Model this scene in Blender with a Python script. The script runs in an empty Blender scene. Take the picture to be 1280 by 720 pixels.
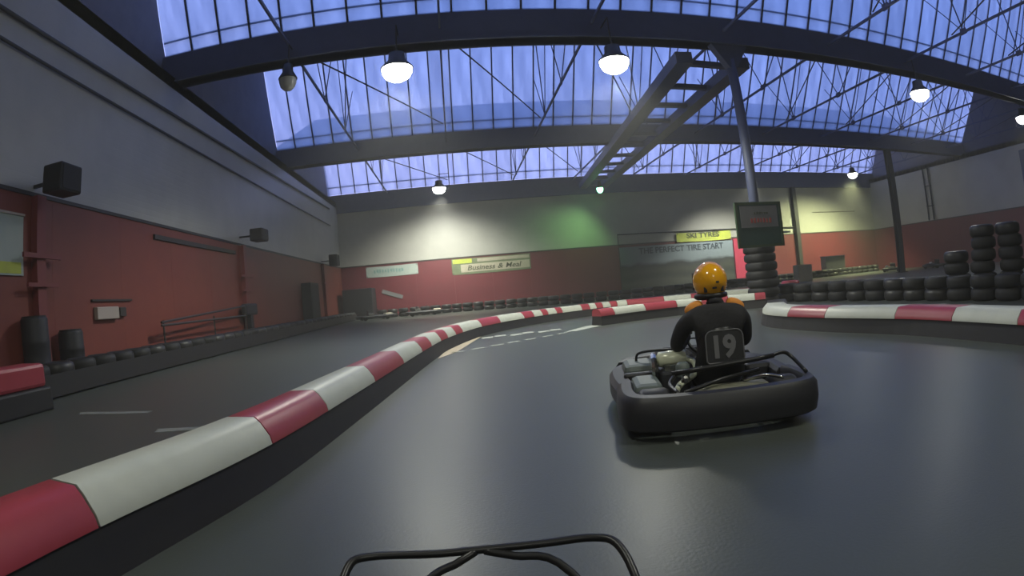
import bpy, bmesh, math, random
from mathutils import Vector, Matrix
random.seed(7)
C = bpy.context.scene
COL = C.collection
PI = math.pi

# ------------------------------------------------------------------ camera
cd = bpy.data.cameras.new('camera')
cam = bpy.data.objects.new('camera', cd)
COL.objects.link(cam)
cd.type = 'PANO'                       # wide-angle action camera: fisheye lens
cd.sensor_width = 36.0
cd.sensor_fit = 'HORIZONTAL'
for holder in (cd, getattr(cd, 'cycles', None)):
    try:
        holder.panorama_type = 'FISHEYE_LENS_POLYNOMIAL'
        holder.fisheye_fov = PI
        holder.fisheye_polynomial_k0 = 0.0
        holder.fisheye_polynomial_k1 = -5.18223722e-02
        holder.fisheye_polynomial_k2 = 0.0
        holder.fisheye_polynomial_k3 = -2.98026988e-06
        holder.fisheye_polynomial_k4 = 0.0
        break
    except Exception:
        pass
cd.clip_start = 0.02
cd.clip_end = 300
right = Vector((0.99137426, -0.09811869, -0.0868896))
up = Vector((0.08607098, -0.01255344, 0.99620992))
fwd = Vector((0.09883757, 0.99509554, 0.00399999))
m = Matrix.Identity(4)
for i in range(3):
    m[i][0], m[i][1], m[i][2] = right[i], up[i], -fwd[i]
m[2][3] = 1.0
cam.matrix_world = m
C.camera = cam

# ------------------------------------------------------------------ world: dusk sky
w = bpy.data.worlds.new('dusk'); C.world = w
w.use_nodes = True
nt = w.node_tree; nt.nodes.clear()
def nd(tree, kind, **kw):
    n = tree.nodes.new(kind)
    for k, v in kw.items(): setattr(n, k, v)
    return n
out = nd(nt, 'ShaderNodeOutputWorld'); bg = nd(nt, 'ShaderNodeBackground')
tc = nd(nt, 'ShaderNodeTexCoord'); sp = nd(nt, 'ShaderNodeSeparateXYZ'); rp = nd(nt, 'ShaderNodeValToRGB')
nz = nd(nt, 'ShaderNodeTexNoise'); nz.inputs['Scale'].default_value = 3.0; nz.inputs['Detail'].default_value = 4
mx = nd(nt, 'ShaderNodeMath', operation='MULTIPLY_ADD'); mx.inputs[1].default_value = 0.16; 
nt.links.new(tc.outputs['Generated'], sp.inputs[0]); nt.links.new(tc.outputs['Generated'], nz.inputs['Vector'])
# brighter towards the left horizon, where the day is fading
wx = nd(nt, 'ShaderNodeMath', operation='MULTIPLY_ADD'); wx.inputs[1].default_value = .24
nt.links.new(sp.outputs['X'], wx.inputs[0]); nt.links.new(sp.outputs['Z'], wx.inputs[2])
nt.links.new(nz.outputs['Fac'], mx.inputs[0]); nt.links.new(wx.outputs[0], mx.inputs[2])
nt.links.new(mx.outputs[0], rp.inputs[0]); nt.links.new(rp.outputs[0], bg.inputs[0]); nt.links.new(bg.outputs[0], out.inputs[0])
e = rp.color_ramp.elements
e[0].position = 0.0; e[0].color = (.55, .57, 1.0, 1)
e[1].position = 0.9; e[1].color = (.10, .19, .55, 1)
k = e.new(.27); k.color = (.50, .53, 1.0, 1)
k = e.new(.43); k.color = (.34, .42, .86, 1)
k = e.new(.60); k.color = (.19, .29, .70, 1)
bg.inputs[1].default_value = 2.05

C.view_settings.view_transform = 'Standard'
C.view_settings.look = 'None'
C.view_settings.exposure = -0.06
C.view_settings.gamma = 1.0
C.view_settings.use_curve_mapping = False
C.cycles.use_denoising = True
C.cycles.max_bounces = 6
C.cycles.sample_clamp_indirect = 3.0

# ------------------------------------------------------------------ lamp lists (used by the lamp builder)
LAMP_COL = (1.0, 1.0, .84)
LAMPS = [  # x, y, z, watts, label, aim(x, y tilt), spot degrees, colour
    (-1.1, 12.6, 6.66, 1500, 'large bright floodlight under the nearest beam, left of centre, brightest left one', (0, .1), 150, LAMP_COL),
    (4.35, 12.55, 6.6, 1500, 'large bright floodlight under the nearest beam, just left of the sloping lattice girder', (0, .1), 150, LAMP_COL),
    (16.2, 12.8, 6.68, 600, 'bright floodlight under the nearest beam, well right of the steel pillar', (0, .1), 150, LAMP_COL),
    (26.3, 13.8, 7.05, 500, 'floodlight at the extreme right edge, near the right wall', (.2, .1), 150, LAMP_COL),
    (-0.6, 31.0, 7.2, 4700, 'floodlight low in front of the far wall, above the pale light pool on the left', (.0, .42), 134, LAMP_COL),
    (28.0, 30.3, 7.15, 7500, 'floodlight at the far right corner above the yellowish light pool', (-.10, .45), 130, (.95, 1.0, .50)),
    (-2.2, 1.3, 6.66, 330, 'floodlight under the beam above the camera, left', (0, .1), 150, LAMP_COL),
    (4.3, 1.3, 6.66, 420, 'floodlight under the beam above the camera, right', (0, .1), 150, LAMP_COL),
    (1.2, -6.5, 6.9, 350, 'floodlight behind the camera', (0, .2), 150, LAMP_COL),
]

# ------------------------------------------------------------------ materials
def mat(name, col, rough=.6, metal=0, spec=.5, noise=None, bump=None, emit=None, coat=0):
    """noise=(scale, amount, darker colour, stretch) ; bump=(scale, strength)"""
    M = bpy.data.materials.new(name); M.use_nodes = True
    t = M.node_tree; b = t.nodes['Principled BSDF']
    b.inputs['Base Color'].default_value = (*col, 1); b.inputs['Roughness'].default_value = rough
    b.inputs['Metallic'].default_value = metal; b.inputs['Specular IOR Level'].default_value = spec
    b.inputs['Coat Weight'].default_value = coat
    if noise or bump: T = nd(t, 'ShaderNodeTexCoord')
    if noise:
        sc, amt, c2 = noise[:3]; st = noise[3] if len(noise) > 3 else (1, 1, 1)
        mp = nd(t, 'ShaderNodeMapping'); mp.inputs['Scale'].default_value = st
        n = nd(t, 'ShaderNodeTexNoise'); n.inputs['Scale'].default_value = sc; n.inputs['Detail'].default_value = 6
        n.inputs['Roughness'].default_value = .65
        r = nd(t, 'ShaderNodeValToRGB'); r.color_ramp.elements[0].position = .5 - amt; r.color_ramp.elements[1].position = .5 + amt
        r.color_ramp.elements[0].color = (*c2, 1); r.color_ramp.elements[1].color = (*col, 1)
        t.links.new(T.outputs['Object'], mp.inputs[0]); t.links.new(mp.outputs[0], n.inputs['Vector'])
        t.links.new(n.outputs['Fac'], r.inputs[0]); t.links.new(r.outputs[0], b.inputs['Base Color'])
    if bump:
        n = nd(t, 'ShaderNodeTexNoise'); n.inputs['Scale'].default_value = bump[0]; n.inputs['Detail'].default_value = 4
        bn = nd(t, 'ShaderNodeBump'); bn.inputs['Strength'].default_value = bump[1]; bn.inputs['Distance'].default_value = .02
        t.links.new(T.outputs['Object'], n.inputs['Vector']); t.links.new(n.outputs['Fac'], bn.inputs['Height'])
        t.links.new(bn.outputs[0], b.inputs['Normal'])
    if emit:
        b.inputs['Emission Color'].default_value = (*emit[0], 1); b.inputs['Emission Strength'].default_value = emit[1]
    return M

def brick_wall_mat(name, col, col2):
    M = mat(name, col, .42, noise=(.8, .25, col2, (1, 1, 1)))
    t = M.node_tree; b = t.nodes['Principled BSDF']
    T = nd(t, 'ShaderNodeTexCoord'); s = nd(t, 'ShaderNodeSeparateXYZ'); ad = nd(t, 'ShaderNodeMath', operation='ADD')
    cb = nd(t, 'ShaderNodeCombineXYZ'); br = nd(t, 'ShaderNodeTexBrick')
    t.links.new(T.outputs['Object'], s.inputs[0]); t.links.new(s.outputs['X'], ad.inputs[0]); t.links.new(s.outputs['Y'], ad.inputs[1])
    t.links.new(ad.outputs[0], cb.inputs['X']); t.links.new(s.outputs['Z'], cb.inputs['Y']); t.links.new(cb.outputs[0], br.inputs['Vector'])
    br.inputs['Scale'].default_value = 1; br.inputs['Brick Width'].default_value = .45; br.inputs['Row Height'].default_value = .15
    br.inputs['Mortar Size'].default_value = .012
    br.inputs['Color1'].default_value = (1, 1, 1, 1); br.inputs['Color2'].default_value = (.8, .8, .8, 1); br.inputs['Mortar'].default_value = (0, 0, 0, 1)
    bn = nd(t, 'ShaderNodeBump'); bn.inputs['Strength'].default_value = .35; bn.inputs['Distance'].default_value = .02
    t.links.new(br.outputs['Color'], bn.inputs['Height']); t.links.new(bn.outputs[0], b.inputs['Normal'])
    return M

M = {}
M['floor'] = mat('track_floor_paint', (.064, .075, .067), .36, spec=.4, noise=(.35, .3, (.058, .064, .060)), bump=(60, .05))
M['white_wall'] = brick_wall_mat('painted_white_brick', (.46, .46, .43), (.37, .37, .35))
M['gable'] = mat('dark_gable_boarding', (.20, .20, .24), .7, noise=(2, .3, (.14, .14, .18)))
M['orange_dado'] = mat('orange_red_paint', (.22, .050, .034), .55, noise=(1.2, .35, (.16, .037, .030)))
M['crimson_dado'] = mat('crimson_paint', (.17, .022, .034), .55, noise=(1.2, .35, (.12, .018, .026)))
M['dark_rail'] = mat('dark_trim_paint', (.035, .03, .03), .55)
M['steel_blue'] = mat('dark_blue_grey_steel_paint', (.10, .12, .22), .55, noise=(3, .3, (.075, .09, .165)))
M['steel_dark'] = mat('dark_steel', (.04, .042, .05), .5, metal=.3)
M['roof'] = mat('roof_sheet_underside', (.12, .12, .15), .8, noise=(1, .3, (.08, .08, .1)))
M['roof_top'] = mat('weathered_pale_roof_sheet', (.42, .44, .48), .7)
M['tyre'] = mat('tyre_rubber', (.013, .013, .015), .7, noise=(9, .25, (.010, .010, .012)), bump=(40, .2))
M['tyre_grey'] = mat('dusty_tyre_rubber', (.028, .027, .028), .5, noise=(9, .25, (.014, .014, .016)))
M['rubber'] = mat('black_rubber_belt', (.014, .013, .016), .6, noise=(4, .3, (.02, .019, .02)))
M['red_block'] = mat('red_plastic_block', (.36, .045, .065), .38, noise=(3, .3, (.28, .035, .05)))
M['white_block'] = mat('white_plastic_block', (.56, .58, .51), .42, noise=(3, .3, (.44, .46, .41)))
M['black_plastic'] = mat('black_bodywork_plastic', (.020, .020, .026), .5, noise=(5, .3, (.016, .016, .02)))
M['grey_pod'] = mat('grey_green_plastic', (.11, .135, .13), .5)
M['frame'] = mat('kart_frame_paint', (.03, .03, .032), .35, metal=.5)
M['chrome'] = mat('bright_metal', (.62, .62, .58), .22, metal=1)
M['brass_metal'] = mat('yellowish_engine_metal', (.72, .75, .58), .3, metal=.1)
M['suit'] = mat('black_race_suit', (.020, .019, .023), .8, noise=(12, .3, (.013, .013, .016)), bump=(18, .3))
M['orange_cloth'] = mat('orange_cloth', (.72, .27, .035), .7)
M['helmet'] = mat('glossy_yellow_orange_shell', (.86, .40, .010), .16, coat=.5)
M['helmet_trim'] = mat('black_helmet_trim', (.015, .014, .016), .5)
M['skin'] = mat('neck_skin', (.40, .30, .24), .6)
M['plate'] = mat('black_number_plate', (.010, .010, .012), .4)
M['grey_print'] = mat('pale_grey_print', (.13, .13, .14), .6)
M['cover'] = mat('pale_olive_cover', (.17, .17, .125), .4)
M['tyre_slick'] = mat('kart_tyre', (.012, .012, .013), .5)
M['ban_white'] = mat('dull_white_banner', (.42, .47, .44), .6, noise=(1.3, .3, (.32, .40, .38)))
M['ban_yellow'] = mat('yellow_green_banner', (.52, .60, .06), .6, noise=(1.3, .25, (.36, .40, .10)))
M['ban_dark'] = mat('dark_banner_print', (.05, .06, .03), .6)
M['ban_cream'] = mat('cream_banner', (.46, .42, .34), .6, noise=(2, .3, (.36, .34, .26)))
M['ban_olive'] = mat('olive_green_banner', (.18, .22, .12), .6, noise=(2, .3, (.12, .15, .09)))
M['ban_red'] = mat('red_print', (.42, .07, .06), .6)
M['ban_teal'] = mat('faded_teal_print', (.20, .34, .33), .6)
M['green_board'] = mat('dark_green_board', (.016, .065, .05), .5)
M['green_frame'] = mat('green_sign_frame', (.035, .07, .03), .5)
M['sign_white'] = mat('dull_white_sign', (.22, .22, .23), .55, noise=(3, .3, (.17, .17, .18)))
M['mural_text'] = mat('dark_blue_lettering', (.015, .03, .045), .6)
M['lamp_body'] = mat('lamp_housing', (.06, .06, .065), .4, metal=.6)
M['lamp_lens'] = mat('lamp_lens', (1, 1, .95), .3, emit=((1.0, 1.0, .90), 26))
M['lamp_small'] = mat('small_lamp_lens', (1, 1, .95), .3, emit=((.9, 1.0, .9), 9))
M['green_lens'] = mat('green_lamp_lens', (.4, 1, .6), .3, emit=((.25, 1.0, .45), 9))
M['dead_lens'] = mat('unlit_lamp_lens', (.45, .46, .44), .2)
M['floor_white'] = mat('worn_white_floor_paint', (.46, .48, .43), .5, noise=(6, .3, (.27, .29, .27)))
M['floor_beige'] = mat('worn_beige_floor_paint', (.55, .46, .33), .5, noise=(6, .3, (.38, .33, .26)))
M['floor_scuff'] = mat('faint_grey_floor_paint', (.22, .235, .225), .5, noise=(6, .3, (.15, .16, .155)))
M['box_white'] = mat('off_white_plastic', (.38, .33, .30), .5)
M['speaker'] = mat('black_cabinet', (.018, .018, .024), .6)
M['crimson_post'] = mat('dark_red_post_paint', (.20, .045, .045), .6)
M['crimson_pad'] = mat('bright_crimson_board', (.42, .035, .085), .5)
M['grille'] = mat('speaker_grille', (.03, .03, .035), .8, bump=(200, .5))

# landscape poster: flat print, sky over dark hills
mm = bpy.data.materials.new('landscape_print'); mm.use_nodes = True; M['mural'] = mm
t = mm.node_tree; b = t.nodes['Principled BSDF']; b.inputs['Roughness'].default_value = .55
T = nd(t, 'ShaderNodeTexCoord'); s = nd(t, 'ShaderNodeSeparateXYZ'); n = nd(t, 'ShaderNodeTexNoise'); n.inputs['Scale'].default_value = .7; n.inputs['Detail'].default_value = 5
a1 = nd(t, 'ShaderNodeMath', operation='MULTIPLY_ADD'); a1.inputs[1].default_value = .7
mr = nd(t, 'ShaderNodeMapRange'); mr.inputs['From Min'].default_value = .35; mr.inputs['From Max'].default_value = 3.3
r = nd(t, 'ShaderNodeValToRGB')
t.links.new(T.outputs['Object'], s.inputs[0]); t.links.new(T.outputs['Object'], n.inputs['Vector'])
t.links.new(n.outputs['Fac'], a1.inputs[0]); t.links.new(s.outputs['Z'], a1.inputs[2]); t.links.new(a1.outputs[0], mr.inputs['Value'])
t.links.new(mr.outputs[0], r.inputs[0]); t.links.new(r.outputs[0], b.inputs['Base Color'])
cr = r.color_ramp; cr.elements[0].position = 0; cr.elements[0].color = (.030, .036, .030, 1)
cr.elements[1].position = 1; cr.elements[1].color = (.20, .25, .29, 1)
for p_, c_ in ((.22, (.06, .065, .055)), (.34, (.022, .028, .028)), (.46, (.05, .055, .045)), (.60, (.025, .03, .034)), (.67, (.17, .21, .24))):
    q = cr.elements.new(p_); q.color = (*c_, 1)

# skylight glazing: dirty translucent sheets
def glazing_mat():
    G = bpy.data.materials.new('dirty_translucent_glazing'); G.use_nodes = True
    t = G.node_tree; t.nodes.clear()
    o = nd(t, 'ShaderNodeOutputMaterial'); mix = nd(t, 'ShaderNodeMixShader'); tr = nd(t, 'ShaderNodeBsdfTransparent'); tl = nd(t, 'ShaderNodeBsdfTranslucent')
    T = nd(t, 'ShaderNodeTexCoord'); mp = nd(t, 'ShaderNodeMapping'); mp.inputs['Scale'].default_value = (1.2, .22, .22)
    n = nd(t, 'ShaderNodeTexNoise'); n.inputs['Scale'].default_value = 2.2; n.inputs['Detail'].default_value = 6
    r = nd(t, 'ShaderNodeValToRGB'); r.color_ramp.elements[0].position = .36; r.color_ramp.elements[1].position = .62
    r.color_ramp.elements[0].color = (.74, .76, .79, 1); r.color_ramp.elements[1].color = (.96, .97, .98, 1)
    t.links.new(T.outputs['Object'], mp.inputs[0]); t.links.new(mp.outputs[0], n.inputs['Vector']); t.links.new(n.outputs['Fac'], r.inputs[0])
    oi = nd(t, 'ShaderNodeObjectInfo'); pm = nd(t, 'ShaderNodeMapRange'); pm.inputs['To Min'].default_value = .86; vm_ = nd(t, 'ShaderNodeVectorMath', operation='SCALE')
    t.links.new(oi.outputs['Random'], pm.inputs['Value']); t.links.new(r.outputs[0], vm_.inputs[0]); t.links.new(pm.outputs[0], vm_.inputs['Scale'])
    t.links.new(vm_.outputs[0], tr.inputs[0]); tl.inputs[0].default_value = (.7, .75, .85, 1)
    mix.inputs[0].default_value = .38
    t.links.new(tr.outputs[0], mix.inputs[1]); t.links.new(tl.outputs[0], mix.inputs[2]); t.links.new(mix.outputs[0], o.inputs[0])
    return G
M['glazing'] = glazing_mat()

# ------------------------------------------------------------------ mesh helpers
def obj(name, bm, material, parent=None, smooth=False, loc=None):
    me = bpy.data.meshes.new(name)
    bm.normal_update()
    if smooth:
        for f in bm.faces: f.smooth = True
    bm.to_mesh(me); bm.free()
    me.materials.append(material)
    o = bpy.data.objects.new(name, me); COL.objects.link(o)
    if parent: o.parent = parent
    if loc: o.location = loc
    return o
def soften(o, deg=50):
    for p_ in o.data.polygons: p_.use_smooth = True
    o.data.set_sharp_from_angle(angle=math.radians(deg)); return o
def inst(name, me, parent=None, loc=(0, 0, 0), rot=(0, 0, 0), scale=(1, 1, 1)):
    o = bpy.data.objects.new(name, me); COL.objects.link(o)
    o.location = loc; o.rotation_euler = rot; o.scale = scale
    if parent: o.parent = parent
    return o
def tag(o, label, cat, group=None):
    o['label'] = label; o['category'] = cat
    if group: o['group'] = group
    return o
def thing(name, label, cat, loc=(0, 0, 0), rz=0, group=None):
    o = bpy.data.objects.new(name, None); COL.objects.link(o)
    o.empty_display_size = .1
    o.location = loc; o.rotation_euler = (0, 0, rz)
    return tag(o, label, cat, group)
def structure(o):
    o['kind'] = 'structure'; return o
def box(bm, lo, hi, bevel=0, mtx=None):
    r = bmesh.ops.create_cube(bm, size=1)
    vs = r['verts']
    c = [(a + b) / 2 for a, b in zip(lo, hi)]; d = [b - a for a, b in zip(lo, hi)]
    for v in vs: v.co = Vector((c[0] + v.co.x * d[0], c[1] + v.co.y * d[1], c[2] + v.co.z * d[2]))
    if bevel:
        es = list({e for v in vs for e in v.link_edges})
        r2 = bmesh.ops.bevel(bm, geom=es, offset=bevel, segments=2, affect='EDGES', profile=.5)
        vs = list({v for f in r2['faces'] for v in f.verts} | {v for v in vs if v.is_valid})
    if mtx:
        for v in vs: v.co = mtx @ v.co
    return bm
def B(lo, hi, bevel=0, mtx=None): return box(bmesh.new(), lo, hi, bevel, mtx)
def frame_at(d):
    d = d.normalized(); a = Vector((0, 0, 1)) if abs(d.z) < .95 else Vector((1, 0, 0))
    x = d.cross(a).normalized(); return x, x.cross(d).normalized()
def bar(bm, a, b, w, h=None):
    """rectangular bar from a to b, w wide (horizontal), h high"""
    h = h or w; a = Vector(a); b = Vector(b); x, y = frame_at(b - a)
    vs = [bm.verts.new(p + x * (sx * w / 2) + y * (sy * h / 2)) for p in (a, b) for sx, sy in ((-1, -1), (1, -1), (1, 1), (-1, 1))]
    for i in range(4): bm.faces.new((vs[i], vs[(i + 1) % 4], vs[4 + (i + 1) % 4], vs[4 + i]))
    bm.faces.new(vs[3::-1]); bm.faces.new(vs[4:8]); return bm
def tube(bm, pts, r, n=8, closed=False):
    pts = [Vector(p) for p in pts]; N = len(pts); rings = []
    px = None
    for i, p in enumerate(pts):
        if closed: d = pts[(i + 1) % N] - pts[i - 1]
        else: d = pts[min(i + 1, N - 1)] - pts[max(i - 1, 0)]
        d.normalize()
        if px is None: x, y = frame_at(d)
        else:
            x = (px - d * px.dot(d)).normalized(); y = x.cross(d)
        px = x; rr = r[i] if isinstance(r, (list, tuple)) else r
        rings.append([bm.verts.new(p + x * math.cos(2 * PI * k / n) * rr + y * math.sin(2 * PI * k / n) * rr) for k in range(n)])
    for i in range(N if closed else N - 1):
        A, Bq = rings[i], rings[(i + 1) % N]
        for k in range(n): bm.faces.new((A[k], A[(k + 1) % n], Bq[(k + 1) % n], Bq[k]))
    if not closed:
        bm.faces.new(rings[0][::-1]); bm.faces.new(rings[-1])
    return bm
def smoothpts(pts, n=6, closed=False):
    P = [Vector(p) for p in pts]; N = len(P); o = []
    for i in range(N if closed else N - 1):
        a = P[i - 1] if (i > 0 or closed) else P[0] * 2 - P[1]
        b_ = P[i]; c = P[(i + 1) % N]; d = P[(i + 2) % N] if (closed or i + 2 < N) else P[-1] * 2 - P[-2]
        for k in range(n):
            t = k / n
            o.append(.5 * (2 * b_ + (c - a) * t + (2 * a - 5 * b_ + 4 * c - d) * t * t + (3 * b_ - a - 3 * c + d) * t ** 3))
    if not closed: o.append(P[-1])
    return o
def lathe(bm, prof, n=20, mtx=None, cap=True):
    rings = []
    for r, z in prof:
        ring = []
        for k in range(n):
            v = Vector((r * math.cos(2 * PI * k / n), r * math.sin(2 * PI * k / n), z))
            ring.append(bm.verts.new(mtx @ v if mtx else v))
        rings.append(ring)
    for a, b_ in zip(rings, rings[1:]):
        for k in range(n): bm.faces.new((a[k], a[(k + 1) % n], b_[(k + 1) % n], b_[k]))
    if cap:
        if prof[0][0] > 1e-4: bm.faces.new(rings[0][::-1])
        if prof[-1][0] > 1e-4: bm.faces.new(rings[-1])
    return bm
def prism(bm, poly, axis, lo, hi):
    """extrude a 2D polygon (in the two other axes) along axis"""
    def P(u, v, t):
        q = [0, 0, 0]; o = [i for i in range(3) if i != axis]; q[o[0]] = u; q[o[1]] = v; q[axis] = t; return q
    A = [bm.verts.new(P(u, v, lo)) for u, v in poly]; Z = [bm.verts.new(P(u, v, hi)) for u, v in poly]
    n = len(poly)
    for i in range(n): bm.faces.new((A[i], A[(i + 1) % n], Z[(i + 1) % n], Z[i]))
    bm.faces.new(A[::-1]); bm.faces.new(Z)
    bmesh.ops.recalc_face_normals(bm, faces=bm.faces); return bm
def text_mesh(name, body, size, material, parent=None, depth=.004, bold=0.0, sx=1.0, shear=0):
    cu = bpy.data.curves.new(name, 'FONT'); cu.body = body; cu.size = size; cu.extrude = depth; cu.align_x = 'CENTER'; cu.align_y = 'CENTER'
    cu.offset = bold; cu.shear = shear; cu.resolution_u = 3
    tmp = bpy.data.objects.new(name, cu); COL.objects.link(tmp)
    dg = bpy.context.evaluated_depsgraph_get(); me = bpy.data.meshes.new_from_object(tmp.evaluated_get(dg))
    bpy.data.objects.remove(tmp); bpy.data.curves.remove(cu)
    me.materials.clear(); me.materials.append(material)
    for v in me.vertices: v.co.x *= sx
    me.name = name
    o = bpy.data.objects.new(name, me); COL.objects.link(o); o.parent = parent
    return o

# ------------------------------------------------------------------ room dimensions
XL, XR, YB, YF, ZR = -7.6, 34.7, 35.6, -9.3, 3.37
VALLEYS = [2.1, 13.4, 24.7, 36.0]
ZB, ZT = 7.6, 8.5                 # underside and top of the valley beams
RIDGE_Z, RIDGE_DY = 12.7, 2.94
GL, GR = -8.15, 35.25             # inner faces of the gables, above the eaves

# floor
fl = structure(obj('floor', B((XL - .3, YF - .3, -.3), (XR + .3, YB + .3, 0)), M['floor']))
# walls: white upper part; red boarding in panels below
wl = structure(obj('wall_left', B((XL - .3, YF, 0), (XL, YB, ZB + .1)), M['white_wall']))
wr = structure(obj('wall_right', B((XR, YF, 0), (XR + .3, YB, ZB + .1)), M['white_wall']))
wb = structure(obj('wall_back', B((XL - .3, YB, 0), (XR + .3, YB + .3, ZT - .3)), M['white_wall']))
wf = structure(obj('wall_front', B((XL - .3, YF - .3, 0), (XR + .3, YF, ZT + .2)), M['white_wall']))
def dado(wall, material, a, b, fixed, axis, side, n):
    step = (b - a) / n
    first = None
    for i in range(n):
        lo, hi = (0, 0, 0), (0, 0, 0)
        u0, u1 = 0.002, step - 0.002
        if axis == 'y': pos = (fixed, a + i * step, 0); L = (0, u0, .02); H = (.03 * side, u1, ZR)
        else: pos = (a + i * step, fixed, 0); L = (u0, 0, .02); H = (u1, .03 * side, ZR)
        if first is None:
            lo = [min(p, q) for p, q in zip(L, H)]; hi = [max(p, q) for p, q in zip(L, H)]
            o = obj('dado_panel', B(lo, hi), material, wall, loc=pos); first = o
        else: inst('dado_panel', first.data, wall, pos)
dado(wl, M['orange_dado'], YF, YB, XL, 'y', 1, 18)
dado(wr, M['crimson_dado'], YF, YB, XR, 'y', -1, 18)
dado(wb, M['crimson_dado'], XL, XR, YB, 'x', -1, 17)
structure(obj('trim_1', B((XL, YF, ZR), (XL + .06, YB, ZR + .07)), M['dark_rail']))
structure(obj('trim_2', B((XR - .06, YF, ZR), (XR, YB, ZR + .07)), M['dark_rail']))
structure(obj('trim_3', B((XL, YB - .06, ZR), (XR, YB, ZR + .07)), M['dark_rail']))

# roof: sawtooth bays
ceil = bpy.data.objects.new('ceiling', None); COL.objects.link(ceil); structure(ceil)
for i, v in enumerate(VALLEYS):
    prev = v - 11.3
    top = 7.0 if i == 3 else ZB
    y0, y1 = (v - .62, v - .3) if i == 3 else (v - .2, v + .25)
    bm = B((GL, y0, top), (GR, y1, ZT - (.28 if i == 3 else 0)))
    box(bm, (GL, y0 - .08, top), (GR, y1 + .08, top + .05)) if i < 3 else None
    obj('valley_beam', bm, M['steel_blue'], ceil)
    ry = v - RIDGE_DY
    yb_ = y0 + .05 if i == 3 else v
    # opaque slope from ridge back down to the previous valley
    prism_bm = bmesh.new()
    prism(prism_bm, [(prev, ZT), (ry, RIDGE_Z), (ry, RIDGE_Z + .12), (prev, ZT + .12)], 0, GL - .2, GR + .2)
    obj('roof_slope', prism_bm, M['roof'], ceil)
    sk = bmesh.new(); prism(sk, [(prev, ZT + .12), (ry, RIDGE_Z + .12), (ry, RIDGE_Z + .15), (prev, ZT + .15)], 0, GL - .2, GR + .2)
    obj('roof_sheeting', sk, M['roof_top'], ceil)
    # gable ends
    for s, x0, x1 in (('left', GL - .2, GL), ('right', GR, GR + .2)):
        g = bmesh.new(); prism(g, [(prev, ZB), (v, ZB), (v, ZT), (ry, RIDGE_Z), (prev, ZT)], 0, x0, x1)
        obj('gable_panel', g, M['gable'], ceil)
    # glazing with panes, bars, a mid rail and a sill
    wroot = bpy.data.objects.new('window_%d' % (i + 1), None); COL.objects.link(wroot); structure(wroot)
    base = Vector((0, yb_, ZT - (.25 if i == 3 else 0))); topv = Vector((0, ry, RIDGE_Z))
    d = topv - base; L = d.length; ang = math.atan2(d.z, d.y)   # rotation about x
    n = 46; step = (GR - GL) / 46
    pane = None
    if i == 0:      # unseen bay over the camera; glazing replaced by solid slope to cut skylight
        bpy.data.objects.remove(wroot)
        g = bmesh.new(); prism(g, [(base.y, base.z), (ry, RIDGE_Z), (ry + .08, RIDGE_Z + .1), (base.y + .1, base.z)], 0, GL, GR)
        obj('light_block_slope', g, M['roof'], ceil)
        n = 0
    ncut = 2
    for k_ in range(n):
        lo = (0.02, 0, -.006); hi = (step - .02, L, .006)
        loc = (GL + k_ * step, base.y, base.z)
        if pane is None: pane = obj('pane', B(lo, hi), M['glazing'], wroot); pane.location = loc; pane.rotation_euler = (ang, 0, 0); bar_o = None
        else: inst('pane', pane.data, wroot, loc, (ang, 0, 0))
        if k_:
            if bar_o is None: bar_o = obj('glazing_bar', B((-.028, 0, -.05), (.028, L, .03)), M['steel_dark'], wroot); bar_o.location = loc; bar_o.rotation_euler = (ang, 0, 0)
            else: inst('glazing_bar', bar_o.data, wroot, loc, (ang, 0, 0))
    for f_ in ((.10,) if i else ()):
        p = base + d * f_
        obj('glazing_rail', B((GL, -.03, -.10), (GR, .03, -.04)), M['steel_dark'], wroot, loc=(0, p.y, p.z)).rotation_euler = (ang, 0, 0)
    # roof trusses running front to back, one every 4.1 m
    for q in range(10):
        x = -4.1 + 4.1 * q
        ty = v - .2; za = 8.05
        if i == 3: ty = v - .6
        tm = bar(bmesh.new(), (x, prev + .25, za), (x, ty, za), .06, .08)
        tie = obj('roof_truss', tm, M['steel_blue'], ceil)
        node = (x, prev + 4.3, za)
        def on_op(y): return (x, y, ZT + (RIDGE_Z - ZT) * (y - prev) / (ry - prev) - .1)
        def on_gl(f): return (x, base.y + d.y * f, base.z + d.z * f - .1)
        for a_, b_, wd in ((node, on_op(prev + 2.3), .03), (node, on_op(prev + 5.9), .03), ((x, prev + 8.0, za), on_op(prev + 5.9), .03),
                           ((x, prev + 8.0, za), (x, ry, RIDGE_Z - .1), .04), ((x, prev + 8.0, za), on_gl(.5), .03)):
            obj('strut', bar(bmesh.new(), a_, b_, wd), M['steel_blue'], tie)
        for gy in (prev + 4.3, prev + 8.0):
            obj('gusset', B((x - .02, gy - .14, za - .08), (x + .02, gy + .14, za + .12)), M['steel_blue'], tie)
        if x < 31 and i > 0:   # plan bracing
            obj('brace_rod', tube(bmesh.new(), [(x + .1, prev + .4, za + .05), (x + 4.0, prev + 8.5, za + .05)], .025, 6), M['steel_dark'], ceil)
# eaves ledges between the walls and the gables
structure(obj('trim_4', B((GL - .2, YF, ZB - .25), (XL, YB, ZB + .1)), M['steel_blue']))
structure(obj('trim_5', B((XR, YF, ZB - .25), (GR + .2, YB, ZB + .1)), M['steel_blue']))
for zc, rr, nm in ((5.9, .035, 'lower one of the two long pipes high on the left wall'), (6.5, .045, 'upper one of the two long pipes high on the left wall')):
    pz = .9 if zc > 6 else 0
    tag(obj('wall_pipe', tube(bmesh.new(), [(XL + .07, -4, zc - pz * .3), (XL + .07, 33, zc + pz * .5)], rr, 8), M['steel_dark']), 'dark ' + nm, 'pipe')

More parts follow.
